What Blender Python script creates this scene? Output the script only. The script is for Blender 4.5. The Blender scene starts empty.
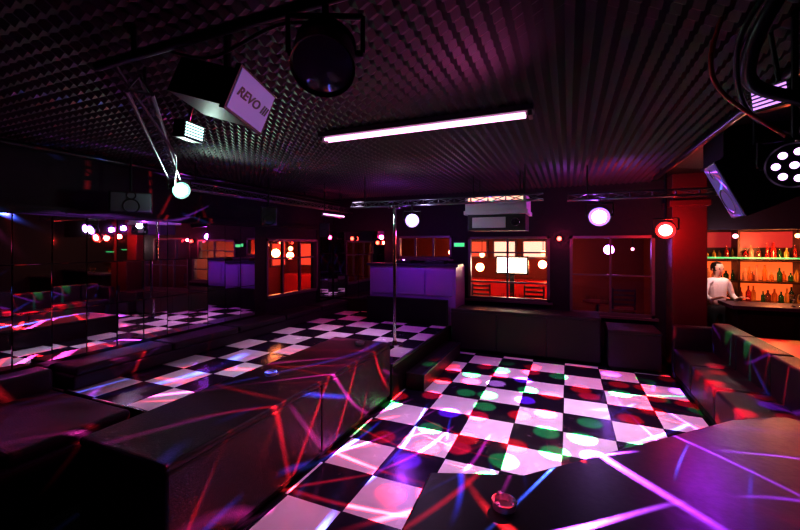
import bpy, math, random
from mathutils import Vector, Matrix
random.seed(7)
S=bpy.context.scene
S.view_settings.view_transform='Standard'
S.view_settings.look='None'
S.view_settings.exposure=0.48
S.view_settings.gamma=0.71

# ---------------------------------------------------------------- materials
def mat(name,col,rough=.5,metal=0.,emit=None,es=0.,bump=0.,bscale=40.,trans=0.,coat=0.,spec=.5):
    m=bpy.data.materials.new(name); m.use_nodes=True
    nt=m.node_tree; b=nt.nodes['Principled BSDF']
    b.inputs['Base Color'].default_value=(*col,1)
    b.inputs['Roughness'].default_value=rough
    b.inputs['Metallic'].default_value=metal
    b.inputs['Specular IOR Level'].default_value=spec
    b.inputs['Transmission Weight'].default_value=trans
    b.inputs['Coat Weight'].default_value=coat
    if emit:
        b.inputs['Emission Color'].default_value=(*emit,1)
        b.inputs['Emission Strength'].default_value=es
    if bump>0:
        tc=nt.nodes.new('ShaderNodeTexCoord'); n=nt.nodes.new('ShaderNodeTexNoise')
        n.inputs['Scale'].default_value=bscale; n.inputs['Detail'].default_value=6
        bp=nt.nodes.new('ShaderNodeBump'); bp.inputs['Strength'].default_value=bump; bp.inputs['Distance'].default_value=.02
        nt.links.new(tc.outputs['Object'],n.inputs['Vector'])
        nt.links.new(n.outputs['Fac'],bp.inputs['Height'])
        nt.links.new(bp.outputs['Normal'],b.inputs['Normal'])
        mr=nt.nodes.new('ShaderNodeMapRange')
        mr.inputs['To Min'].default_value=max(0,rough-.12); mr.inputs['To Max'].default_value=min(1,rough+.12)
        nt.links.new(n.outputs['Fac'],mr.inputs['Value']); nt.links.new(mr.outputs['Result'],b.inputs['Roughness'])
    return m

def checker_mat(name,ox,oy,flip):
    m=bpy.data.materials.new(name); m.use_nodes=True
    nt=m.node_tree; b=nt.nodes['Principled BSDF']; L=nt.links.new
    tc=nt.nodes.new('ShaderNodeTexCoord'); sp=nt.nodes.new('ShaderNodeSeparateXYZ'); L(tc.outputs['Object'],sp.inputs[0])
    def mth(op,a,bv=None):
        n=nt.nodes.new('ShaderNodeMath'); n.operation=op
        for i,v in enumerate((a,bv)):
            if v is None: continue
            if isinstance(v,(int,float)): n.inputs[i].default_value=v
            else: L(v,n.inputs[i])
        return n.outputs[0]
    u=mth('MULTIPLY',mth('SUBTRACT',sp.outputs['X'],ox),2.0)
    v=mth('MULTIPLY',mth('SUBTRACT',sp.outputs['Y'],oy),2.0)
    s=mth('ADD',mth('FLOOR',u),mth('FLOOR',v))
    if flip: s=mth('ADD',s,1)
    par=mth('FLOORED_MODULO',s,2.0)
    fu=mth('ABSOLUTE',mth('SUBTRACT',mth('FRACT',u),.5)); fv=mth('ABSOLUTE',mth('SUBTRACT',mth('FRACT',v),.5))
    seam=mth('GREATER_THAN',mth('MAXIMUM',fu,fv),.492)
    nz=nt.nodes.new('ShaderNodeTexNoise'); nz.inputs['Scale'].default_value=5; nz.inputs['Detail'].default_value=8
    L(tc.outputs['Object'],nz.inputs['Vector'])
    cr=nt.nodes.new('ShaderNodeMapRange'); L(nz.outputs['Fac'],cr.inputs['Value']); cr.inputs['To Min'].default_value=.6; cr.inputs['To Max'].default_value=1.
    wc=nt.nodes.new('ShaderNodeMixRGB'); wc.inputs[1].default_value=(.45,.44,.48,1); wc.inputs[2].default_value=(.9,.88,.92,1); L(cr.outputs[0],wc.inputs[0])
    mx=nt.nodes.new('ShaderNodeMixRGB'); L(par,mx.inputs[0]); L(wc.outputs[0],mx.inputs[1]); mx.inputs[2].default_value=(.018,.009,.030,1)
    ms=nt.nodes.new('ShaderNodeMixRGB'); L(seam,ms.inputs[0]); L(mx.outputs[0],ms.inputs[1]); ms.inputs[2].default_value=(.02,.02,.03,1)
    L(ms.outputs[0],b.inputs['Base Color'])
    rr=nt.nodes.new('ShaderNodeMapRange'); L(nz.outputs['Fac'],rr.inputs['Value']); rr.inputs['To Min'].default_value=.12; rr.inputs['To Max'].default_value=.35
    L(rr.outputs[0],b.inputs['Roughness'])
    return m

M={}
M['black']=mat('matte_black_paint',(.005,.004,.006),.6,bump=.15,spec=.25)
M['wall']=mat('dark_wall_paint',(.014,.007,.018),.7,bump=.2,bscale=15,spec=.25)
M['carpet']=mat('dark_floor',(.008,.006,.008),.55,bump=.3,bscale=60,spec=.2)
M['foam']=mat('acoustic_foam',(.040,.026,.038),.55,spec=.25)
M['leather']=mat('black_leather',(.026,.012,.026),.42,bump=.25,bscale=90,spec=.25)
M['top']=mat('black_laminate',(.030,.014,.046),.36,bump=.05,bscale=30,spec=.25)
M['mirror']=mat('mirror_glass',(.92,.84,.90),.02,1.)
M['chrome']=mat('chrome',(.8,.8,.85),.12,1.)
M['alu']=mat('truss_aluminium',(.18,.18,.22),.35,1.)
M['darkmetal']=mat('dark_metal',(.03,.03,.035),.35,.8)
M['plastic']=mat('black_plastic',(.014,.012,.018),.36,spec=.5)
M['grille']=mat('speaker_grille',(.05,.05,.06),.5,.6)
M['greyp']=mat('lavender_lit_panel',(.10,.08,.15),.4,emit=(.38,.30,.85),es=.24)  # grey panel; its emission stands in for lavender light falling on it
M['white']=mat('white_plastic',(.5,.48,.55),.35)
M['housing']=mat('lamp_housing',(.10,.08,.10),.4)
M['frame']=mat('window_frame_paint',(.10,.05,.08),.4)
M['redwall']=mat('red_plaster',(.18,.014,.008),.6,bump=.2,bscale=10)
M['redpaint']=mat('red_pillar_paint',(.06,.008,.010),.5,bump=.25,bscale=8)
M['wood']=mat('bar_wood',(.06,.02,.01),.35,bump=.2)
M['glass']=mat('clear_glass',(.95,.97,1),.03,trans=1.)
M['tray']=mat('frosted_glass',(.75,.75,.85),.1,trans=.35)
M['booth']=mat('booth_purple_panel',(.24,.09,.38),.4,bump=.1)
M['redtop']=mat('red_table_top',(.5,.03,.04),.3)
M['redtube']=mat('red_duct',(.4,.03,.02),.4)
def em(name,c,s): return mat(name,(.1,.1,.1),.5,emit=c,es=s)
E={}
E['tube']=em('fluorescent_glow',(1,.50,.85),2.2)
E['wht']=em('lamp_white_glow',(.85,1,.95),40)
E['pur']=em('lamp_purple_glow',(.80,.7,1),35)
E['red']=em('lamp_red_glow',(1,.40,.30),9)
E['whtr']=em('halo_ring_green',(.15,1,.55),2.0)  # these rings imitate the lamps' coloured halo by emission
E['purr']=em('halo_ring_purple',(.45,.15,1),2.4)
E['redr']=em('halo_ring_red',(1,.02,.015),3.0)
E['warm']=em('lamp_warm_glow',(1,.42,.2),4)
E['warmw']=em('lightbox_glow',(1,.78,.62),7)
E['orange']=em('shelf_backlight',(1,.18,.04),.9)
E['green']=em('green_strip_glow',(.1,1,.35),.7)
E['ledp']=em('led_lens_glow',(.85,.5,1),2.4)
E['strobe']=em('strobe_glow',(.7,.35,1),1.2)
E['redp']=em('red_panel_glow',(1,.10,.05),.8)
E['pinkp']=em('pink_panel_glow',(1,.50,.38),1.4)
E['pinkl']=em('pink_lamp',(1,.35,.5),4)
E['redl']=em('red_bulb_glow',(1,.10,.06),5)

# ---------------------------------------------------------------- builder
class B:
    def __init__(s): s.v=[];s.f=[];s.m=[];s.mats=[]
    def mi(s,m):
        if m not in s.mats: s.mats.append(m)
        return s.mats.index(m)
    def add(s,vs,fs,m,mtx=None):
        o=len(s.v)
        for p in vs:
            p=Vector(p)
            s.v.append(mtx@p if mtx else p)
        k=s.mi(m)
        for f in fs: s.f.append([o+i for i in f]); s.m.append(k)
    def box(s,lo,hi,m,mtx=None):
        x0,y0,z0=lo;x1,y1,z1=hi
        s.add([(x0,y0,z0),(x1,y0,z0),(x1,y1,z0),(x0,y1,z0),(x0,y0,z1),(x1,y0,z1),(x1,y1,z1),(x0,y1,z1)],
              [(0,3,2,1),(4,5,6,7),(0,1,5,4),(1,2,6,5),(2,3,7,6),(3,0,4,7)],m,mtx)
    def cyl(s,p1,p2,r,m,n=12,r2=None,mtx=None):
        p1=Vector(p1);p2=Vector(p2);a=(p2-p1).normalized();r2=r if r2 is None else r2
        u=a.orthogonal().normalized();w=a.cross(u)
        vs=[];
        for p,q in((p1,r),(p2,r2)):
            for i in range(n):
                t=2*math.pi*i/n; vs.append(p+q*(math.cos(t)*u+math.sin(t)*w))
        fs=[(i,(i+1)%n,n+(i+1)%n,n+i) for i in range(n)]+[tuple(range(n-1,-1,-1)),tuple(range(n,2*n))]
        s.add(vs,fs,m,mtx)
    def lathe(s,prof,m,n=24,mtx=None):
        vs=[];fs=[]
        for r,z in prof:
            for i in range(n):
                t=2*math.pi*i/n; vs.append((r*math.cos(t),r*math.sin(t),z))
        for k in range(len(prof)-1):
            for i in range(n):
                j=(i+1)%n; fs.append((k*n+i,k*n+j,(k+1)*n+j,(k+1)*n+i))
        s.add(vs,fs,m,mtx)
    def prism(s,poly,z0,z1,m):
        n=len(poly)
        s.add([(x,y,z0) for x,y in poly]+[(x,y,z1) for x,y in poly],
          [tuple(range(n-1,-1,-1)),tuple(range(n,2*n))]+[(i,(i+1)%n,n+(i+1)%n,n+i) for i in range(n)],m)
    def tube(s,pts,r,m,n=10,sub=8):
        P=[Vector(p) for p in pts]; Q=[]
        for i in range(len(P)-1):
            a=P[max(0,i-1)];b=P[i];c=P[i+1];d=P[min(len(P)-1,i+2)]
            for k in range(sub):
                t=k/sub
                Q.append(.5*((2*b)+(c-a)*t+(2*a-5*b+4*c-d)*t*t+(3*b-a-3*c+d)*t**3))
        Q.append(P[-1]); vs=[];fs=[]
        ref=Vector((.3,.2,.93))
        for i,q in enumerate(Q):
            a=(Q[min(i+1,len(Q)-1)]-Q[max(i-1,0)]).normalized()
            u=a.cross(ref).normalized(); w=a.cross(u)
            for k in range(n):
                t=2*math.pi*k/n; vs.append(q+r*(math.cos(t)*u+math.sin(t)*w))
        for i in range(len(Q)-1):
            for k in range(n):
                j=(k+1)%n; fs.append((i*n+k,i*n+j,(i+1)*n+j,(i+1)*n+k))
        s.add(vs,fs,m)
    def build(s,name,bevel=0,smooth=False,parent=None,seg=3,sharp=40):
        me=bpy.data.meshes.new(name); me.from_pydata([tuple(p) for p in s.v],[],s.f)
        for m in s.mats: me.materials.append(m)
        me.polygons.foreach_set('material_index',s.m); me.update()
        o=bpy.data.objects.new(name,me); S.collection.objects.link(o)
        if bevel:
            md=o.modifiers.new('bevel','BEVEL'); md.width=bevel; md.segments=seg; md.limit_method='ANGLE'
        if smooth:
            me.polygons.foreach_set('use_smooth',[True]*len(me.polygons))
            if sharp:
                try: me.set_sharp_from_angle(angle=math.radians(sharp))
                except Exception: pass
        if parent: o.parent=parent
        return o

def aim(pos,target):
    d=(Vector(target)-Vector(pos)).normalized()
    return Matrix.Translation(pos)@d.to_track_quat('-Z','Y').to_matrix().to_4x4()

# ---------------------------------------------------------------- room shell
CZ=3.12
XL=-5.2; XR=5.5; YB=8.0; YF=-2.0
SW=(5.72,7.35,.98,2.12)
b=B(); b.box((-8.6,YF,-.1),(XR,12.2,0),M['carpet']); b.build('floor')
b=B(); b.box((-2.08,1.0,0),(1.42,7.13,.012),checker_mat('dance_floor_checker_tiles',-1.55,2.5,False)); b.build('dance_floor')
b=B(); b.box((-8.6,YF,CZ),(XR+.1,12.2,CZ+.1),M['black']); b.build('ceiling')
# egg-crate foam, 3 vertices per half period for rounded peaks
st=.0225; per=.09; nx=int(6.5/st); ny=int(9.5/st)
vs=[];fs=[]
for j in range(ny+1):
    cy_=math.cos(2*math.pi*j*st/per)
    for i in range(nx+1):
        h=math.cos(2*math.pi*i*st/per)+cy_
        vs.append((XL+.01+i*st,-1.6+j*st,CZ-.004-.0125*(h+2)))
for j in range(ny):
    for i in range(nx):
        a=j*(nx+1)+i; fs.append((a,a+nx+1,a+nx+2,a+1))
b=B(); b.add(vs,fs,M['foam']); b.build('acoustic_foam_panels',smooth=False)
b=B(); xa,xb=XL-.15,XL-.02
b.box((xa,YF,0),(xb,SW[0],CZ),M['wall']); b.box((xa,SW[1],0),(xb,YB+.12,CZ),M['wall'])
b.box((xa,SW[0],0),(xb,SW[1],SW[2]),M['wall']); b.box((xa,SW[0],SW[3]),(xb,SW[1],CZ),M['wall']); b.build('wall_left')
b=B(); b.box((XL-.1,YF-.1,0),(XR,YF,CZ),M['wall']); b.build('wall_front')
b=B(); b.box((XR,YF,0),(XR+.1,12.2,CZ),M['wall']); b.build('wall_right')
b=B(); b.box((-8.6,3.0,0),(-8.5,10.5,CZ),M['redwall']); b.box((-8.5,10.4,0),(XL-.16,10.5,CZ),M['redwall']); b.box((-8.5,3.0,0),(XL-.16,3.1,CZ),M['redwall']); b.build('wall_standin_lounge')  # added room behind the left wall, gives the side opening its orange glow
W1=(-1.9,-.32,.9,2.17); W2=(.03,1.39,.72,2.17); W3=(-3.5,-2.25,1.7,2.2)
b=B(); y0,y1=YB,YB+.12
def wl(x0,x1,z0,z1): b.box((x0,y0,z0),(x1,y1,z1),M['wall'])
wl(XL,W3[0],0,CZ)
wl(W3[0],W3[1],0,W3[2]); wl(W3[0],W3[1],W3[3],CZ)
wl(W3[1],W1[0],0,CZ)
wl(W1[0],W1[1],0,W1[2]); wl(W1[0],W1[1],W1[3],CZ)
wl(W1[1],W2[0],0,CZ)
wl(W2[0],W2[1],0,W2[2]); wl(W2[0],W2[1],W2[3],CZ)
wl(W2[1],2.0,0,CZ); wl(2.0,XR,2.25,CZ)
b.build('wall_back')
def window(n,W,nv,hz,m):
    b=B(); x0,x1,z0,z1=W; t=.05
    b.box((x0,YB-.03,z0),(x0+t,YB+.1,z1),m); b.box((x1-t,YB-.03,z0),(x1,YB+.1,z1),m)
    b.box((x0,YB-.03,z0),(x1,YB+.1,z0+t),m); b.box((x0,YB-.03,z1-t),(x1,YB+.1,z1),m)
    b.box((x0-.05,YB-.08,z0-.04),(x1+.05,YB,z0),m)
    for i in range(1,nv):
        x=x0+(x1-x0)*i/nv; b.box((x-.018,YB,z0),(x+.018,YB+.06,z1),m)
    for z in hz: b.box((x0,YB,z-.014),(x1,YB+.06,z+.014),m)
    b.box((x0+t,YB+.03,z0+t),(x1-t,YB+.035,z1-t),M['glass'])
    b.build('window_%d'%n)
window(1,W1,2,(1.25,1.85),M['frame']); window(2,W2,2,(1.45,),M['frame']); window(3,W3,3,(),M['frame'])
b=B(); fm=M['frame']; t=.05
b.box((XL-.14,SW[0],SW[2]),(XL+.02,SW[0]+t,SW[3]),fm); b.box((XL-.14,SW[1]-t,SW[2]),(XL+.02,SW[1],SW[3]),fm)
b.box((XL-.14,SW[0],SW[2]),(XL+.02,SW[1],SW[2]+t),fm); b.box((XL-.14,SW[0],SW[3]-t),(XL+.02,SW[1],SW[3]),fm)
for k in (1,2): y=SW[0]+(SW[1]-SW[0])*k/3; b.box((XL-.1,y-.02,SW[2]),(XL-.05,y+.02,SW[3]),fm)
b.box((XL-.1,SW[0],1.72),(XL-.05,SW[1],1.75),fm); b.box((XL-.08,SW[0]+t,SW[2]+t),(XL-.075,SW[1]-t,SW[3]-t),M['glass']); b.build('window_4')  # added opening, stands in for an orange reflection in the mirror wall

b=B(); b.box((XL,12.1,0),(XR,12.2,CZ),M['redwall']); b.build('wall_lounge')
b=B(); b.box((1.85,YB+.12,0),(1.95,12.1,CZ),M['redwall']); b.build('wall_lounge_side')
b=B(); b.box((-.1,YB+.13,0),(-.02,10.6,CZ),M['redwall']); b.build('wall_lounge_partition')
b=B()
for i,x in enumerate((-2.6,-1.75,-.9)):
    b.box((x-.35,12.0,1.6),(x+.35,12.06,2.15),M['frame']); b.box((x-.3,11.98,1.65),(x+.3,12.0,2.1),E['pinkp'] if i else E['redp'])
b.build('framed_panels')
def pendant(p,m,r=.14):
    b=B(); mt=Matrix.Translation(p)
    b.lathe([(0.001,-r),(r*.7,-r*.75),(r,0),(r*.8,r*.6),(r*.2,r*.95)],m,20,mt)
    b.lathe([(r*.22,r*.9),(r*.3,r*1.1),(r*.1,r*1.3),(.001,r*1.3)],M['darkmetal'],16,mt)
    b.cyl(p+Vector((0,0,r*1.3)),(p.x,p.y,CZ),.008,M['darkmetal'],8)
    b.build('pendant_lamp',smooth=True)
def light(kind,name,pos,col,e,size=.05,target=None,ang=60,blend=.3,parent=None):
    l=bpy.data.lights.new(name,kind); l.color=col; l.energy=e
    if kind in('POINT','SPOT'): l.shadow_soft_size=size
    if kind=='SPOT': l.spot_size=math.radians(ang); l.spot_blend=blend
    o=bpy.data.objects.new(name,l); S.collection.objects.link(o)
    if target: o.matrix_world=aim(pos,target)
    else: o.location=pos
    return o
for p in ((-2.9,10.6,2.1),(-2.0,9.9,1.75),(-.6,10.9,1.8)):
    pendant(Vector(p),E['warm'],.07)
    light('POINT','lounge_lamp_light',(p[0],p[1]-.25,p[2]-.3),(1,.32,.14),55,.1)
pendant(Vector((1.45,11.0,1.9)),E['pinkl'],.04)
light('POINT','lounge_lamp_light',(.8,9.4,1.9),(.5,.2,1),18,.1)
for p in ((-6.9,7.6,2.0),(-7.2,8.9,1.9)):
    pendant(Vector(p),E['warm'],.07)
light('POINT','lounge_lamp_light',(-6.6,7.6,1.8),(1,.34,.12),45,.1); light('POINT','lounge_lamp_light',(-7.3,9.0,1.7),(1,.2,.1),45,.1)  # lights of the added side room
b=B()
for y in (6.6,7.6,8.6,9.5): b.box((-8.48,y,1.3),(-8.44,y+.7,2.1),M['frame']); b.box((-8.44,y+.06,1.36),(-8.42,y+.64,2.04),E['redp'])
for x in(-8.1,-7.2,-6.3): b.box((x,10.34,1.3),(x+.6,10.38,2.1),M['frame']); b.box((x+.06,10.32,1.36),(x+.54,10.34,2.04),E['redp'] if x<-7 else E['pinkp'])
b.build('framed_panels')  # glowing panels of the added side room
b=B(); b.box((-8.3,9.4,0),(-5.6,10.1,.5),M['redtop']); b.box((-8.3,9.9,.5),(-5.6,10.25,1.1),M['redtop']); b.build('lounge_sofa',bevel=.05)  # furnishes the added side room
b=B(); b.box((-1.66,9.9,1.28),(-.88,10.05,1.72),M['darkmetal']); b.box((-1.62,9.885,1.32),(-.92,9.9,1.68),E['warmw'])
b.box((-1.32,9.93,0),(-1.22,10.02,1.32),M['darkmetal']); b.box((-1.6,9.75,0),(-1.0,10.2,.04),M['darkmetal']); b.build('light_box_display')
light('POINT','light_box_glow',(-1.27,9.6,1.5),(1,.65,.45),45,.1)
def lounge_table(x,y):
    b=B(); b.cyl((x,y,.72),(x,y,.76),.3,M['redtop'],28); b.cyl((x,y,.03),(x,y,.72),.035,M['chrome'],12); b.cyl((x,y,0),(x,y,.03),.22,M['darkmetal'],20)
    for k in range(4):
        a=k*1.7; b.lathe([(.001,.0),(.03,.0),(.035,.12),(.03,.12),(.026,.01)],M['glass'],12,Matrix.Translation((x+.2*math.cos(a),y+.2*math.sin(a),.76)))
    b.build('lounge_table')
lounge_table(-1.2,9.35); lounge_table(.6,9.7)
b=B(); b.box((-3.2,11.0,0),(-.2,11.8,.45),M['redtop']); b.box((-3.2,11.6,.45),(-.2,11.9,1.0),M['redtop']); b.build('lounge_sofa',bevel=.06)
for cx_,cy_ in((-1.75,8.75),(-.65,8.75),(1.0,8.9)):
    b=B(); 
    for dx in(-.19,.19):
        b.cyl((cx_+dx,cy_-.18,0),(cx_+dx,cy_-.18,1.15),.016,M['frame'],8); b.cyl((cx_+dx,cy_+.18,0),(cx_+dx,cy_+.18,.7),.016,M['frame'],8)
    b.box((cx_-.21,cy_-.2,.7),(cx_+.21,cy_+.2,.74),M['redtop'])
    for k in range(4): b.box((cx_-.19,cy_-.19,.82+k*.09),(cx_+.19,cy_-.17,.86+k*.09),M['frame'])
    b.build('bar_stool')
def sconce(x,y,z,m=None):
    b=B(); b.cyl((x,y+.09,z),(x,y+.05,z),.045,M['darkmetal'],16); b.cyl((x,y+.06,z),(x,y,z),.012,M['darkmetal'],8)
    b.lathe([(.001,-.045),(.03,-.035),(.042,0),(.03,.035),(.001,.045)],m or E['redl'],16,Matrix.Translation((x,y,z)))
    b.build('wall_lamp',smooth=True)
sconce(-3.95,7.89,2.05); sconce(-.15,7.90,2.12); sconce(-4.6,7.87,2.15); 
light('POINT','wall_lamp_light',(-3.95,7.75,2.05),(1,.08,.04),7,.03); light('POINT','wall_lamp_light',(-.15,7.75,2.1),(1,.08,.2),7,.03)

# ---------------------------------------------------------------- platform and steps
PZ=.46; PY=2.38
b=B(); ck=checker_mat('platform_checker_tiles',-3.9,2.4,False)
for lo,hi in (((XL+.005,PY),(-2.93,4.57)),((XL+.005,4.57),(-2.08,YB-.01))):
    b.box((*lo,0),(*hi,PZ-.012),M['black']); b.box((*lo,PZ-.012),(*hi,PZ),ck)
b.box((-2.1,4.58,PZ-.03),(-2.07,YB-.85,PZ+.004),M['alu']); b.build('raised_platform')
b=B(); b.box((-2.065,5.0,.013),(-1.8,6.95,.23),M['leather']); b.box((-1.83,5.0,.21),(-1.79,6.95,.236),M['alu']); b.build('platform_step')

def mirror_panels(name,left):
    b=B(); rows=[(.74,1.27),(1.28,1.79),(1.80,2.32)]
    if left:
        y=-.6
        while y<YB-.05:
            w=min(.335,YB-.02-y)
            if not(y+w>SW[0] and y<SW[1]):
              for z0,z1 in rows:
                j=random.uniform(-.003,.003); jj=random.uniform(-.004,.004)
                b.add([(XL+.012+j,y+.006,z0),(XL+.012-j,y+w-.006,z0),(XL+.012-j+jj,y+w-.006,z1),(XL+.012+j+jj,y+.006,z1)],[(0,1,2,3)],M['mirror'])
            y+=w
        b.box((XL-.02,-.6,.70),(XL+.004,SW[0],2.34),M['black']); b.box((XL-.02,SW[1],.70),(XL+.004,YB,2.34),M['black'])
    else:
        x=XL+.03
        while x<-3.85:
            w=.335
            for z0,z1 in rows:
                j=random.uniform(-.003,.003)
                b.add([(x+.006,YB-.012+j,z0),(x+w-.006,YB-.012-j,z0),(x+w-.006,YB-.012-j,z1),(x+.006,YB-.012+j,z1)],[(0,1,2,3)],M['mirror'])
            x+=w
        b.box((XL,YB-.005,.70),(x,YB,2.34),M['black'])
    b.build(name)
mirror_panels('mirror_wall_tiles',True); mirror_panels('mirror_wall_tiles',False)
b=B(); b.box((XL+.02,PY+.03,PZ+.001),(-4.78,YB-.02,.62),M['leather'])
y=PY+.03
while y<7.5: b.box((XL+.02,y+.01,.62),(-4.75,min(y+1.1,YB-.02),.71),M['leather']); y+=1.12
b.build('mirror_wall_bench',bevel=.025)
b=B(); b.box((XL+.02,-.4,0),(-3.6,2.3,.42),M['leather']); b.box((XL+.02,-.4,.42),(-4.9,2.3,.72),M['leather'])
for k in range(3): b.box((-4.88,-.38+k*.9,.42),(-3.62,.48+k*.9,.52),M['leather'])
b.build('corner_sofa',bevel=.04)
b=B(); b.box((XL,-.6,2.34),(XL+.06,YB,2.42),M['black']); b.build('trim_1')

def padded_bench(name,lo,hi,n,axis,top=True):
    b=B(); x0,y0,z0=lo;x1,y1,z1=hi
    b.box((x0+.03,y0+.03,z0),(x1-.03,y1-.03,z0+.1),M['black'])
    b.box((x0+.012,y0+.012,z0+.1),(x1-.012,y1-.012,z1-.06),M['leather'])
    if axis=='y':
        L=(y1-y0)/n
        for i in range(n): b.box((x0,y0+i*L+.003,z0+.06),(x1,y0+(i+1)*L-.003,z1-.05),M['leather'])
    else:
        L=(x1-x0)/n
        for i in range(n): b.box((x0+i*L+.003,y0,z0+.06),(x0+(i+1)*L-.003,y1,z1-.05),M['leather'])
    b.box((x0,y0,z1-.055),(x1,y1,z1),M['leather'])
    return b.build(name,bevel=.02)
padded_bench('banquette_ledge',(-2.92,1.5,.013),(-2.09,4.55,.75),2,'y')
padded_bench('banquette',(-2.04,7.16,0),(.5,7.75,.8),3,'x')
padded_bench('corner_seat',(.58,7.0,.013),(1.32,7.7,.66),1,'x')
b=B()
b.box((1.46,4.3,0),(1.95,6.95,.1),M['black']); 
for i in range(3):
    y=4.3+i*.885; b.box((1.44,y+.01,.1),(1.98,y+.875,.46),M['leather']); b.box((1.9,y+.01,.4),(2.12,y+.875,.88),M['leather'])
b.box((1.44,6.96,0),(2.12,7.1,.8),M['leather'])
b.build('corner_banquette',bevel=.03)
b=B(); b.box((2.3,5.6,.71),(3.4,6.7,.76),M['redtop']); b.cyl((2.85,6.15,.03),(2.85,6.15,.71),.05,M['chrome']); b.cyl((2.85,6.15,0),(2.85,6.15,.03),.28,M['darkmetal'],24); b.build('red_table',bevel=.008)
b=B(); b.box((1.75,3.78,0),(2.6,4.2,.08),M['black']); b.box((1.75,3.75,.08),(2.75,4.26,.5),M['leather']); b.box((2.15,3.75,.5),(2.75,3.92,.86),M['leather']); b.box((2.6,3.92,.5),(2.75,4.26,.7),M['leather']); b.build('lounge_chair',bevel=.05,seg=4)

poly=[(-.62,.6),(-.70,2.04),(-.22,2.22),(1.07,3.50),(1.45,3.72),(2.6,3.0),(2.6,.6)]
b=B(); cx=sum(p[0] for p in poly)/len(poly); cy=sum(p[1] for p in poly)/len(poly)
inner=[(cx+(x-cx)*.965,cy+(y-cy)*.965) for x,y in poly]
b.prism(inner,.013,.70,M['leather']); b.prism(poly,.70,.75,M['top']); b.build('bar_ledge_counter',bevel=.012)

def ashtray(x,y,z):
    b=B(); mt=Matrix.Translation((x,y,z))
    b.lathe([(.001,0),(.05,0),(.055,.004),(.058,.036),(.052,.038),(.047,.034),(.042,.01),(.001,.008)],M['tray'],28,mt)
    for k in range(3):
        a=k*2.09; b.box((.04,-.008,.034),(.062,.008,.042),M['tray'],mt@Matrix.Rotation(a,4,'Z'))
    b.build('ashtray',smooth=True)
ashtray(-.28,1.9,.7505); ashtray(-2.62,2.95,.7505); ashtray(-2.4,4.3,.7505)

# dj booth
b=B(); b.box((-3.78,7.2,PZ),(-1.95,7.26,1.58),M['booth']); b.box((-3.78,7.26,PZ),(-3.72,7.9,1.58),M['booth']); b.box((-2.0,7.26,PZ),(-1.95,7.9,1.58),M['booth'])
b.box((-3.84,7.16,1.58),(-1.9,7.6,1.63),M['top']); b.box((-3.8,7.1,PZ+.001),(-2.1,7.2,.95),M['black'])
for i in range(3): b.box((-3.7+i*.58,7.185,1.02),(-3.7+i*.58+.54,7.2,1.52),M['booth'])
for x in (-3.3,-2.6): b.box((x,7.25,1.63),(x+.4,7.55,1.69),M['plastic']); b.cyl((x+.2,7.4,1.69),(x+.2,7.4,1.70),.13,M['chrome'],24)
b.build('dj_booth',bevel=.01)
b=B(); b.box((-2.2,7.93,1.95),(-1.95,7.99,2.06),M['plastic']); b.box((-2.185,7.925,1.965),(-1.965,7.93,2.045),E['green']); b.build('exit_sign')

b=B(); b.box((1.5,7.3,0),(1.95,7.75,CZ-.001),M['redpaint']); b.box((1.46,7.26,0),(1.99,7.79,.14),M['black']); b.box((1.46,7.26,2.6),(1.99,7.79,2.7),M['redpaint']); b.build('pillar',bevel=.012)
b=B(); px,py=-2.45,5.48
b.cyl((px,py,PZ),(px,py,2.6),.024,M['chrome'],20); b.cyl((px,py,PZ),(px,py,PZ+.025),.13,M['chrome'],28); b.cyl((px,py,PZ+.025),(px,py,PZ+.07),.045,M['chrome'],20,.03); b.cyl((px,py,2.56),(px,py,2.6),.1,M['chrome'],24)
b.build('dance_pole',smooth=True)

# ---------------------------------------------------------------- trusses
def truss(p1,p2,w=.2,n=10,name='lighting_truss',hang=True):
    p1=Vector(p1);p2=Vector(p2);a=(p2-p1).normalized();side=a.cross(Vector((0,0,1))).normalized()*w/2;up=Vector((0,0,w*.8))
    b=B(); c=[side,-side,up]
    for o in c: b.cyl(p1+o,p2+o,.012,M['alu'],10)
    for i in range(n):
        q0=p1+(p2-p1)*i/n;q1=p1+(p2-p1)*(i+1)/n
        for k in range(3):
            b.cyl(q0+c[k],q1+c[(k+1)%3],.006,M['alu'],6); b.cyl(q0+c[k],q0+c[(k+1)%3],.006,M['alu'],6)
    if hang:
        for t in (.08,.92):
            q=p1+(p2-p1)*t+up; b.cyl(q,(q.x,q.y,CZ),.01,M['darkmetal'],8)
    b.build(name,smooth=True)
truss((-2.22,1.44,2.86),(-4.3,3.2,2.78),.12,12)
truss((-4.5,3.3,2.72),(-4.5,7.6,2.72),.12,20)
truss((-3.2,5.48,2.60),(-.3,5.48,2.60),.10,12)
truss((.0,5.9,2.62),(3.0,5.9,2.62),.10,12)
b=B(); b.cyl((-2.3,1.27,2.95),(1.6,1.27,2.95),.024,M['darkmetal'],14)
for x in (-2.0,-.3,1.2): b.cyl((x,1.27,2.95),(x,1.27,CZ),.014,M['darkmetal'],8)
b.build('lighting_pipe',smooth=True)
b=B(); b.cyl((1.2,1.0,3.0),(1.2,6.8,3.0),.035,M['darkmetal'],14); b.cyl((-4.9,1,2.98),(-4.9,7.8,2.98),.03,M['darkmetal'],12)
for y in (1.5,4,6.5): b.cyl((1.2,y,3.0),(1.2,y,CZ),.012,M['darkmetal'],8); b.cyl((-4.9,y,2.98),(-4.9,y,CZ),.012,M['darkmetal'],8)
b.build('ceiling_conduit',smooth=True)

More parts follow.
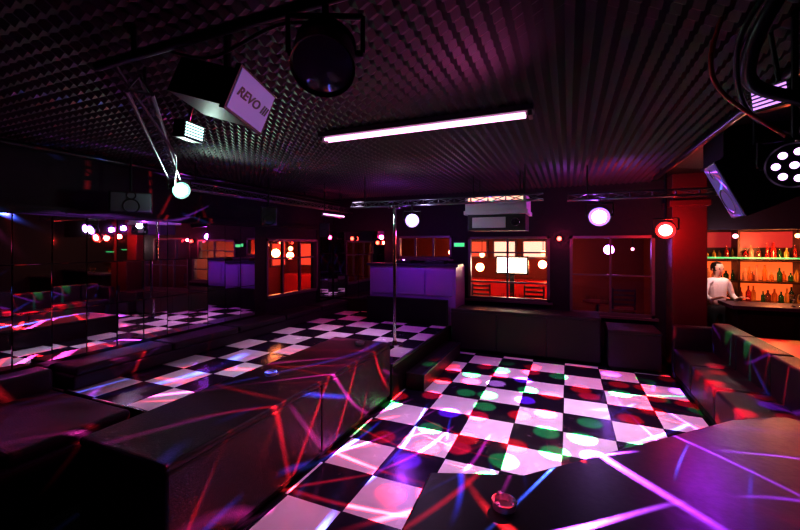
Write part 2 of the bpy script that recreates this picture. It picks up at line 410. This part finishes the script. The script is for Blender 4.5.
# ---------------------------------------------------------------- light fixtures
def par_can(name,pos,target,r,L,lensmat,hang_to=None,leds=0,ring=None):
    pos=Vector(pos); mt=aim(pos,target); b=B()
    b.lathe([(r*.96,-L*.5+.01),(r*1.04,-L*.5),(r*1.04,-L*.42),(r,-L*.4),(r,L*.2),(r*.8,L*.38),(r*.45,L*.5),(.001,L*.5)],M['plastic'],28,mt)
    for k in range(4): b.lathe([(r*1.0,L*(.0+.05*k)),(r*1.04,L*(.012+.05*k)),(r*1.0,L*(.024+.05*k))],M['plastic'],28,mt)
    if leds:
        b.lathe([(.001,-L*.47),(r*.96,-L*.47)],M['plastic'],28,mt)
        rings=[(0,1),(r*.62,7)]
        for rr,n in rings:
            for k in range(n):
                a=2*math.pi*k/n; q=Matrix.Translation((rr*math.cos(a),rr*math.sin(a),-L*.49))
                b.lathe([(.001,-.008),(r*.12,-.005),(r*.17,0),(r*.17,.01)],lensmat,12,mt@q)
    elif ring:
        b.lathe([(.001,-L*.54),(r*.42,-L*.53),(r*.66,-L*.48)],lensmat,28,mt)
        b.lathe([(r*.66,-L*.47),(r*.96,-L*.44)],ring,28,mt)
    else:
        b.lathe([(.001,-L*.5),(r*.5,-L*.49),(r*.96,-L*.44)],lensmat,28,mt)
    R=r*1.25
    for s in (-1,1):
        b.cyl(mt@Vector((s*r,0,0)),mt@Vector((s*R,0,0)),.014,M['darkmetal'],10)
        b.cyl(mt@Vector((s*R,0,0)),pos+(mt.to_3x3()@Vector((s*R,0,0)))+Vector((0,0,R)),.01,M['darkmetal'],8)
    A=pos+(mt.to_3x3()@Vector((-R,0,0)))+Vector((0,0,R)); C=pos+(mt.to_3x3()@Vector((R,0,0)))+Vector((0,0,R))
    b.cyl(A,C,.012,M['darkmetal'],8)
    top=hang_to if hang_to else CZ
    b.cyl((A+C)/2,(pos.x,pos.y,top),.014,M['darkmetal'],8)
    b.build(name,smooth=True)
lensdark=mat('unlit_lens',(.08,.06,.14),.08,coat=1.)
par_can('par_can_light',(-.86,1.27,2.74),(-.45,.4,1.5),.115,.22,lensdark,2.95)
L1=(-4.35,3.3,2.68);L2=(-2.13,5.4,2.38);L3=(.39,5.9,2.40);L4=(1.26,6.5,2.22)
par_can('stage_spotlight',L1,(-1,2.2,1.6),.10,.16,E['wht'],2.75,ring=E['whtr'])
par_can('stage_spotlight',L2,(-.7,2,1.2),.10,.15,E['pur'],2.6,ring=E['purr'])
par_can('stage_spotlight',L3,(0,2,1),.13,.16,E['pur'],2.62,ring=E['purr'])
par_can('stage_spotlight',L4,(.2,2,1.2),.12,.16,E['red'],CZ,ring=E['redr'])
par_can('led_par_light',(.98,2.42,2.38),(.1,.3,1.9),.10,.14,E['ledp'],CZ,leds=8)

mt=Matrix.Translation((-1.61,1.50,2.77))@Matrix.Rotation(math.radians(6),4,'Z')@Matrix.Rotation(math.radians(18),4,'Y')@Matrix.Rotation(math.radians(-10),4,'X')
b=B()
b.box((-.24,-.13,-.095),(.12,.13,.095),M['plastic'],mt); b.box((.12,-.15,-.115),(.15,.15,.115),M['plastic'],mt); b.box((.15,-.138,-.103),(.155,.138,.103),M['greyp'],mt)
for k in range(6): b.box((-.2+k*.05,-.135,-.08),(-.18+k*.05,-.13,.08),M['darkmetal'],mt)
b.cyl(mt@Vector((-.05,0,.09)),(mt@Vector((-.05,0,.09))).xy.to_3d()+Vector((0,0,CZ)),.02,M['darkmetal'],8)
sc=b.build('effect_light_projector',bevel=.008)
cu=bpy.data.curves.new('panel_lettering','FONT'); cu.body='REVO III'; cu.size=.066; cu.extrude=.001; cu.offset=.0015; cu.shear=.3; cu.align_x='CENTER'; cu.align_y='CENTER'
cu.materials.append(M['plastic']); to=bpy.data.objects.new('panel_lettering',cu); S.collection.objects.link(to)
to.matrix_world=mt@Matrix.Translation((.157,0,0))@Matrix(((0,0,1,0),(1,0,0,0),(0,1,0,0),(0,0,0,1)))
to.parent=sc
def strobe(pos,target,w,h,m,name):
    mt=aim(pos,target); b=B()
    b.box((-w/2,-h/2,0),(w/2,h/2,.1),M['plastic'],mt); b.box((-w/2+.012,-h/2+.012,-.004),(w/2-.012,h/2-.012,0),m,mt)
    n=5
    for k in range(n+1): y=-h/2+.01+k*(h-.02)/n; b.box((-w/2,y-.003,-.02),(w/2,y+.003,0),M['plastic'],mt)
    b.cyl(mt@Vector((0,0,.08)),(pos[0],pos[1],CZ),.012,M['darkmetal'],8)
    b.build(name)
strobe((-2.64,2.13,2.87),(.2,2.6,2.5),.2,.13,em('strobe_tube_glow',(.6,1,.95),2.5),'strobe_light')
strobe((.95,2.59,2.76),(-1.0,1.2,2.4),.18,.12,E['strobe'],'strobe_light')

b=B(); b.box((-2.18,3.08,CZ-.10),(-.24,3.22,CZ-.055),M['housing']); b.cyl((-2.12,3.12,CZ-.118),(-.30,3.12,CZ-.118),.015,E['tube'],14); b.cyl((-2.12,3.18,CZ-.118),(-.30,3.18,CZ-.118),.015,E['tube'],14)
for x in(-2.16,-.28): b.box((x,3.09,CZ-.14),(x+.03,3.21,CZ-.1),M['housing'])
b.box((-2,3.13,CZ-.06),(-1.9,3.17,CZ),M['darkmetal']);b.box((-.5,3.13,CZ-.06),(-.4,3.17,CZ),M['darkmetal'])
b.build('fluorescent_lamp',bevel=.004)
b=B(); b.box((-3.9,5.6,CZ-.62),(-3.86,6.3,CZ-.56),M['housing']); b.cyl((-3.84,5.62,CZ-.59),(-3.84,6.28,CZ-.59),.012,E['tube'],10)
for y in(5.7,6.2): b.cyl((-3.88,y,CZ-.56),(-3.88,y,CZ),.008,M['darkmetal'],8)
b.build('fluorescent_lamp')

def speaker(pos,target,w,h,d,name='loudspeaker',hang=True,edge=None):
    mt=aim(pos,target); b=B()
    b.box((-w/2,-h/2,0),(w/2,h/2,d),M['plastic'],mt); b.box((-w/2+.012,-h/2+.012,-.012),(w/2-.012,h/2-.012,0),edge or M['grille'],mt)
    b.lathe([(w*.36,-.016),(w*.33,-.018),(w*.3,-.013)],M['darkmetal'],24,mt@Matrix.Translation((0,-h*.18,0))@Matrix.Diagonal((min(1,h/w),min(1,h/w),1,1)))
    b.lathe([(w*.12,-.016),(w*.1,-.018),(w*.09,-.013)],M['darkmetal'],20,mt@Matrix.Translation((0,h*.34,0)))
    if hang: b.cyl(mt@Vector((0,0,d*.6)),(mt@Vector((0,0,d*.6))).xy.to_3d()+Vector((0,0,CZ)),.014,M['darkmetal'],8)
    b.build(name,bevel=.006)
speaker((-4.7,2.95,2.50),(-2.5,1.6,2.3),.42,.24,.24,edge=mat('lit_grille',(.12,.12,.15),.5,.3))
speaker((-4.3,4.8,2.45),(-1.5,2,2.0),.24,.3,.24)
speaker((-4.5,6.6,2.3),(-1.5,2,2.0),.2,.28,.22)
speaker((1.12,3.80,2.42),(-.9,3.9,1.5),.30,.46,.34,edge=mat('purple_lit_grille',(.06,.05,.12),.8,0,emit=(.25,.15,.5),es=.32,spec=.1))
b=B(); x0=-1.45;x1=-.55
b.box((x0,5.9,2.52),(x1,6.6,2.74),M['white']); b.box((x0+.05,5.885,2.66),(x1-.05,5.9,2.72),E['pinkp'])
b.box((x0-.02,5.88,2.46),(x1+.02,6.62,2.52),M['white'])
b.box((x0+.03,5.95,2.22),(x1-.02,6.5,2.46),M['grille']); b.box((x0+.1,5.935,2.26),(x1-.3,5.95,2.42),M['white']); b.cyl((x1-.16,5.95,2.34),(x1-.16,5.9,2.34),.06,M['chrome'],20)
for x in(x0+.1,x1-.1):
    for y in(6.0,6.5): b.cyl((x,y,2.74),(x,y,CZ),.01,M['darkmetal'],8)
b.build('ceiling_air_conditioner',bevel=.01)

b=B()
b.tube([(.98,1.75,CZ-.02),(.74,1.9,2.95),(.72,2.15,2.72),(.98,2.30,2.62),(1.05,2.52,2.5),(1.22,2.8,2.52),(1.35,3.1,2.9),(1.35,3.3,CZ-.02)],.028,M['darkmetal'])
b.build('ventilation_hose',smooth=True)
b=B()
b.tube([(.8,2.0,CZ-.01),(.7,2.2,2.9),(.85,2.5,2.65),(1.3,2.9,2.6),(1.6,3.4,2.8),(1.7,3.6,CZ-.01)],.012,M['plastic'])
b.tube([(.68,2.3,CZ-.01),(.6,2.2,2.85),(.66,2.25,2.7),(.9,2.4,2.55),(.93,2.36,2.5)],.01,M['redtube'])
b.build('power_cables',smooth=True)
b=B()
b.tube([(-2.2,1.3,2.95),(-2.6,1.9,2.7),(-3.2,2.4,2.75),(-4.3,3.2,2.7)],.01,M['plastic'])
b.tube([(-1.8,1.3,2.95),(-1.5,1.3,2.86),(-1.1,1.27,2.9),(-.85,1.27,2.85)],.008,M['plastic'])
b.build('power_cables',smooth=True)
b=B(); b.box((1.35,4.6,CZ-.30),(3.4,5.2,CZ-.001),M['black']); b.box((1.33,4.58,CZ-.32),(3.42,5.22,CZ-.29),M['black']); b.build('ventilation_duct',bevel=.01)

# ---------------------------------------------------------------- bar
XB=XR-.02
b=B(); b.box((2.3,7.25,0),(XB,7.75,1.06),M['black']); b.box((2.22,7.18,1.06),(XB,7.82,1.11),M['top'])
for i in range(5): b.box((2.36+i*.62,7.235,.15),(2.36+i*.62+.56,7.25,.98),M['black'])
b.cyl((2.3,7.13,.2),(XB,7.13,.2),.02,M['chrome'],12)
for x in(2.5,3.9,5.2): b.cyl((x,7.13,.2),(x,7.25,.2),.012,M['chrome'],8)
b.build('bar_counter',bevel=.008)
b=B(); b.box((2.0,9.5,0),(XB,9.6,2.6),M['wood']); b.box((2.0,9.1,0),(XB,9.5,.9),M['wood'])
for z in (.9,1.3,1.7): b.box((2.0,9.15,z),(XB,9.5,z+.03),M['wood'])
b.box((2.05,9.46,.95),(XB,9.49,1.28),E['orange']); b.box((2.05,9.46,1.34),(XB,9.49,1.68),E['orange'])
b.box((2.0,9.12,1.745),(XB,9.16,1.775),E['green'])
b.box((2.05,9.46,1.95),(XB,9.49,2.25),mat('dim_red_reflection',(.1,.02,.02),.5,emit=(1,.06,.08),es=.3))  # top emissive strip stands in for a red reflection over the shelves
for x in(2.0,2.9,3.8,4.7): b.box((x,9.15,.9),(x+.04,9.5,2.3),M['wood'])
b.build('back_bar_shelves')
bm=[mat('bottle_glass_%d'%i,c,.08,trans=.6) for i,c in enumerate([(.7,.3,.05),(.05,.2,.06),(.8,.5,.3),(.6,.05,.03),(.3,.1,.05),(.8,.5,.1)])]
b=B()
for z in(.932,1.332,1.732):
    x=2.12
    while x<5.3:
        h=random.uniform(.16,.31); r=random.uniform(.028,.045)
        b.lathe([(.001,0),(r,0),(r,h*.6),(r*.35,h*.78),(r*.33,h),(.001,h)],random.choice(bm),12,Matrix.Translation((x,9.28+random.uniform(-.05,.08),z)))
        x+=random.uniform(.07,.12)
b.build('liquor_bottles',smooth=True)
b=B()
for i in range(12):
    x=3.0+i*.11; b.lathe([(.001,0),(.03,0),(.006,.01),(.006,.07),(.035,.1),(.032,.17),(.03,.17),(.03,.1),(.001,.085)],M['glass'],14,Matrix.Translation((x,7.45+.05*(i%2),1.11)))
b.build('wine_glasses',smooth=True)
for x in (2.6,3.4,4.4):
    pendant(Vector((x,8.3,2.15)),E['pinkl'] if x<3 else E['warm'],.04)
light('POINT','bar_light',(2.35,7.7,1.95),(1,.75,.7),22,.08); light('POINT','bar_light',(3.3,8.7,2.0),(1,.40,.16),60,.1)

# bartender
def skin(name,verts,edges,rad,m,root,parent,sub=2):
    me=bpy.data.meshes.new(name); me.from_pydata(verts,edges,[]); o=bpy.data.objects.new(name,me); S.collection.objects.link(o)
    o.modifiers.new('skin','SKIN'); 
    for i,sv in enumerate(me.skin_vertices[0].data): sv.radius=(rad[i],rad[i]*.8) if not isinstance(rad[i],tuple) else rad[i]; sv.use_root=(i==root)
    sm=o.modifiers.new('sub','SUBSURF'); sm.levels=sub; sm.render_levels=sub
    me.materials.append(m); o.parent=parent; 
    return o
skinm=mat('skin',(.6,.38,.3),.5); shirt=mat('white_shirt',(.85,.83,.85),.7); trou=mat('dark_trousers',(.03,.03,.04),.7); hair=mat('dark_hair',(.02,.015,.01),.5)
P=bpy.data.objects.new('bartender',None); S.collection.objects.link(P)
skin('trousers',[(0,0,.92),(-.1,0,.86),(-.11,-.01,.48),(-.12,.02,.09),(.1,0,.86),(.11,-.01,.48),(.12,.02,.09),(0,0,1.0)],[(0,1),(1,2),(2,3),(0,4),(4,5),(5,6),(0,7)],[.14,.1,.065,.05,.1,.065,.05,.14],trou,0,P)
skin('shirt',[(0,0,.95),(0,0,1.12),(0,0,1.3),(0,0,1.4),(-.17,0,1.38),(-.23,-.03,1.14),(-.2,-.2,1.06),(.17,0,1.38),(.23,-.03,1.14),(.2,-.2,1.06)],[(0,1),(1,2),(2,3),(3,4),(4,5),(5,6),(3,7),(7,8),(8,9)],[(.15,.11),(.14,.1),(.17,.12),(.09,.08),.065,.05,.04,.065,.05,.04],shirt,0,P)
for s in(-1,1):
    skin('forearm',[(s*.21,-.15,1.08),(s*.16,-.3,1.14),(s*.15,-.34,1.15),(s*.15,-.38,1.15)],[(0,1),(1,2),(2,3)],[.035,.026,.024,.03],skinm,0,P)
    for k in range(4):
        x=s*.15+(k-1.5)*.019; l=.065-.006*abs(k-1.4); skin('finger',[(x,-.39,1.15),(x,-.39-l*.6,1.148),(x,-.39-l,1.135)],[(0,1),(1,2)],[.009,.0085,.007],skinm,0,P,1)
    skin('thumb',[(s*.13,-.36,1.15),(s*.10,-.385,1.145),(s*.095,-.41,1.14)],[(0,1),(1,2)],[.011,.009,.008],skinm,0,P,1)
    skin('shoe',[(s*.12,.04,.05),(s*.12,-.08,.045),(s*.125,-.18,.035)],[(0,1),(1,2)],[.05,.045,.035],trou,0,P)
skin('neck',[(0,0,1.4),(0,-.005,1.52)],[(0,1)],[.055,.052],skinm,0,P)
b=B(); prof=[(.001,-.12),(.045,-.11),(.065,-.06),(.078,0),(.08,.05),(.062,.095),(.001,.115)]
hm=Matrix.Translation((0,-.015,1.585))@Matrix.Diagonal((.95,1.15,1,1)); b.lathe(prof,skinm,24,hm)
b.add([(-.012,-.105,-.02),(.012,-.105,-.02),(0,-.125,-.02),(0,-.1,.025)],[(0,1,2),(0,2,3),(1,3,2)],skinm,Matrix.Translation((0,.01,1.585)))
for s in(-1,1):
    b.lathe([(.001,-.01),(.01,-.004),(.01,.004),(.001,.01)],hair,10,Matrix.Translation((s*.03,-.098,1.595)))
    b.lathe([(.001,-.03),(.013,-.01),(.014,.01),(.001,.03)],skinm,10,Matrix.Translation((s*.077,-.01,1.58)))
b.box((-.022,-.1,-.062),(.022,-.085,-.055),M['redtop'],Matrix.Translation((0,0,1.585)))
b.build('head',smooth=True,parent=P)
b=B(); b.lathe([(.085,-.03),(.088,.02),(.086,.06),(.066,.105),(.001,.128)],hair,24,Matrix.Translation((0,.005,1.59))@Matrix.Diagonal((.97,1.12,1,1))); b.build('hair',smooth=True,parent=P)
P.location=(2.35,8.3,0); P.rotation_euler=(0,0,math.radians(20))

# ---------------------------------------------------------------- lights
def gobo(l,kind,scale,thr,seed=0.,cols=None,wob=.5,angs=(10,55,100,150),mk0=.43):
    l.use_nodes=True; nt=l.node_tree; L=nt.links.new
    e=nt.nodes['Emission']; tc=nt.nodes.new('ShaderNodeTexCoord'); sp=nt.nodes.new('ShaderNodeSeparateXYZ'); L(tc.outputs['Normal'],sp.inputs[0])
    def mth(op,a,bv=None,clamp=False):
        n=nt.nodes.new('ShaderNodeMath'); n.operation=op; n.use_clamp=clamp
        for i,v in enumerate((a,bv)):
            if v is None: continue
            if isinstance(v,(int,float)): n.inputs[i].default_value=v
            else: L(v,n.inputs[i])
        return n.outputs[0]
    u=mth('DIVIDE',sp.outputs['X'],sp.outputs['Z']); v=mth('DIVIDE',sp.outputs['Y'],sp.outputs['Z'])
    cb=nt.nodes.new('ShaderNodeCombineXYZ'); L(u,cb.inputs[0]); L(v,cb.inputs[1]); cb.inputs[2].default_value=seed
    if kind=='dots':
        vo=nt.nodes.new('ShaderNodeTexVoronoi'); vo.inputs['Scale'].default_value=scale; vo.inputs['Randomness'].default_value=.6; vo.voronoi_dimensions='2D'
        L(cb.outputs[0],vo.inputs['Vector'])
        mask=mth('MULTIPLY',mth('SUBTRACT',thr,vo.outputs['Distance']),12.0,True)
        sc=nt.nodes.new('ShaderNodeSeparateColor'); L(vo.outputs['Color'],sc.inputs[0])
        mask=mth('MULTIPLY',mask,mth('LESS_THAN',sc.outputs[1],.68))
        rp=nt.nodes.new('ShaderNodeValToRGB'); rp.color_ramp.interpolation='CONSTANT'
        cols=[(0,(1,.01,.01)),(.36,(.02,.8,.10)),(.62,(.3,.06,1)),(.74,(1,.02,.06)),(.97,(1,.8,.9))]
        rp.color_ramp.elements[0].position=0; rp.color_ramp.elements[0].color=(*cols[0][1],1); rp.color_ramp.elements[1].position=cols[1][0]; rp.color_ramp.elements[1].color=(*cols[1][1],1)
        for p,c in cols[2:]: el=rp.color_ramp.elements.new(p); el.color=(*c,1)
        L(sc.outputs[0],rp.inputs[0]); L(rp.outputs[0],e.inputs['Color']); L(mask,e.inputs['Strength'])
    else:
        wn=nt.nodes.new('ShaderNodeTexNoise'); wn.inputs['Scale'].default_value=1.6; wn.inputs['Detail'].default_value=0; L(cb.outputs[0],wn.inputs['Vector'])
        wob_o=mth('MULTIPLY',wn.outputs['Fac'],wob*scale)
        acc=None
        for k,(a,c) in enumerate(zip(angs,cols)):
            a=math.radians(a)
            w=mth('ADD',mth('ADD',mth('MULTIPLY',u,math.cos(a)*scale*(1+.17*k)),mth('MULTIPLY',v,math.sin(a)*scale*(1+.17*k))),mth('ADD',wob_o,.37*k+seed))
            f=mth('ABSOLUTE',mth('SUBTRACT',mth('FRACT',w),.5))
            ln=mth('SUBTRACT',1.0,mth('DIVIDE',f,thr),True)
            cb2=nt.nodes.new('ShaderNodeCombineXYZ'); L(u,cb2.inputs[0]); L(v,cb2.inputs[1]); cb2.inputs[2].default_value=seed+3.1*k
            n2=nt.nodes.new('ShaderNodeTexNoise'); n2.inputs['Scale'].default_value=4.5; n2.inputs['Detail'].default_value=1; L(cb2.outputs[0],n2.inputs['Vector'])
            mk=mth('MULTIPLY',mth('SUBTRACT',n2.outputs['Fac'],mk0),5.0,True)
            s=mth('MULTIPLY',ln,mk)
            vm=nt.nodes.new('ShaderNodeVectorMath'); vm.operation='SCALE'; vm.inputs[0].default_value=c; L(s,vm.inputs['Scale'])
            if acc is None: acc=vm.outputs[0]
            else:
                ad=nt.nodes.new('ShaderNodeVectorMath'); ad.operation='ADD'; L(acc,ad.inputs[0]); L(vm.outputs[0],ad.inputs[1]); acc=ad.outputs[0]
        L(acc,e.inputs['Color']); e.inputs['Strength'].default_value=1.0
R_=(1,.04,.05);V_=(.55,.12,1);B_=(.1,.2,1);P_=(1,.12,.6);G_=(.05,1,.4);W_=(1,.7,.9)
light('SPOT','dance_floor_key',(.0,5.4,3.0),(.90,.62,1),190,.12,(.0,5.2,0),88,.7)
light('SPOT','dance_floor_key',(-1.2,3.6,2.95),(1,.55,.92),135,.12,(-1.25,3.0,0),74,.7)
light('SPOT','dance_floor_key',(.3,6.4,2.4),(.9,.8,1),110,.08,(.1,4.6,0),50,.8)
o=light('SPOT','colour_dot_projector',(-.2,4.7,2.9),(1,1,1),8000,.004,(-.1,4.7,0),80,.3); gobo(o.data,'dots',7.5,.38)
o=light('SPOT','colour_dot_projector',(1.0,5.0,2.7),(1,1,1),3000,.004,(2.0,6.2,.4),44,.3); gobo(o.data,'dots',7,.3)
o=light('SPOT','laser_projector',(.9,4.4,2.7),(1,1,1),19000,.002,(-2.2,2.7,.5),62,.5); gobo(o.data,'lines',6.5,.06,seed=2,cols=[R_,P_,B_,R_],angs=(20,45,70,140),mk0=.44)
o=light('SPOT','laser_projector',(.2,5.3,2.85),(1,1,1),11000,.002,(1.2,2.3,.7),60,.5); gobo(o.data,'lines',7,.045,seed=7,cols=[V_,R_,V_,B_],angs=(15,50,85,135),mk0=.45)
o=light('SPOT','laser_projector',(-1.4,5.3,2.85),(1,1,1),6000,.002,(2.0,5.4,.4),50,.4); gobo(o.data,'lines',6,.05,seed=11,cols=[G_,B_,V_,R_])
o=light('SPOT','laser_projector',(-2.2,5.3,2.5),(1,1,1),2000,.002,(-5.0,2.2,2.0),80,.4); gobo(o.data,'lines',4,.05,seed=15,cols=[R_,B_,V_,R_])
o=light('SPOT','laser_projector',(-1.0,6.3,2.85),(1,1,1),2500,.002,(-1.4,2.9,0),50,.5); gobo(o.data,'lines',6,.05,seed=21,cols=[P_,W_,V_,R_])
light('SPOT','counter_wash',(1.4,5.4,2.5),(.5,.03,1),130,.08,(1.5,2.6,.7),46,.9)
light('SPOT','bench_wash',(.6,3.8,2.8),(1,.03,.12),70,.08,(-2.2,2.8,.4),50,.9)
light('SPOT','platform_wash',(-3.2,5.6,2.95),(1,.75,.95),120,.1,(-3.5,5.2,.4),75,.8)
light('SPOT','platform_wash',(-2.6,3.6,2.95),(.85,.85,1),95,.1,(-3.7,3.2,.4),40,.8)
light('SPOT','spot_white_lamp',(-4.1,3.3,2.55),(.6,1,.75),85,.05,(-3.0,3.7,3.1),120,.9)
light('POINT','spot_white_lamp',(-4.2,3.2,2.62),(.7,1,.85),5,.05)
light('POINT','spot_centre_lamp',(-2.05,5.25,2.38),(.8,.7,1),9,.05)
light('POINT','spot_purple_lamp',(.36,6.3,2.4),(.5,.16,1),28,.05)
light('POINT','spot_red_lamp',(1.35,6.75,2.2),(1,.04,.03),60,.05)
light('POINT','red_corner_fill',(2.9,6.3,2.1),(1,.05,.05),30,.05)  # added red ambient fill, no fixture here
light('SPOT','ceiling_fill_uplight',(-.1,2.4,2.35),(1,.22,.60),42,.05,(-1.0,1.9,3.1),110,.9)  # added uplight to tint the foam ceiling, no fixture here
light('POINT','booth_fill',(-2.7,6.4,2.2),(.5,.10,1),34,.05)  # added fill to brighten the booth front, no fixture here
light('POINT','back_magenta_fill',(-4.4,6.9,2.2),(1,.06,.25),16,.05)  # added magenta ambient for the back corner, no fixture here

w=bpy.data.worlds.new('world'); S.world=w; w.use_nodes=True; w.node_tree.nodes['Background'].inputs[0].default_value=(.3,.2,.6,1); w.node_tree.nodes['Background'].inputs[1].default_value=.01

# ---------------------------------------------------------------- camera
cd=bpy.data.cameras.new('camera'); cam=bpy.data.objects.new('camera',cd); S.collection.objects.link(cam)
cd.sensor_width=36; cd.lens=390/800*36; cd.shift_y=-.025; cd.clip_start=.05
cam.location=(0,0,2.0); cam.rotation_euler=(math.radians(90),0,math.radians(23.3)); S.camera=cam
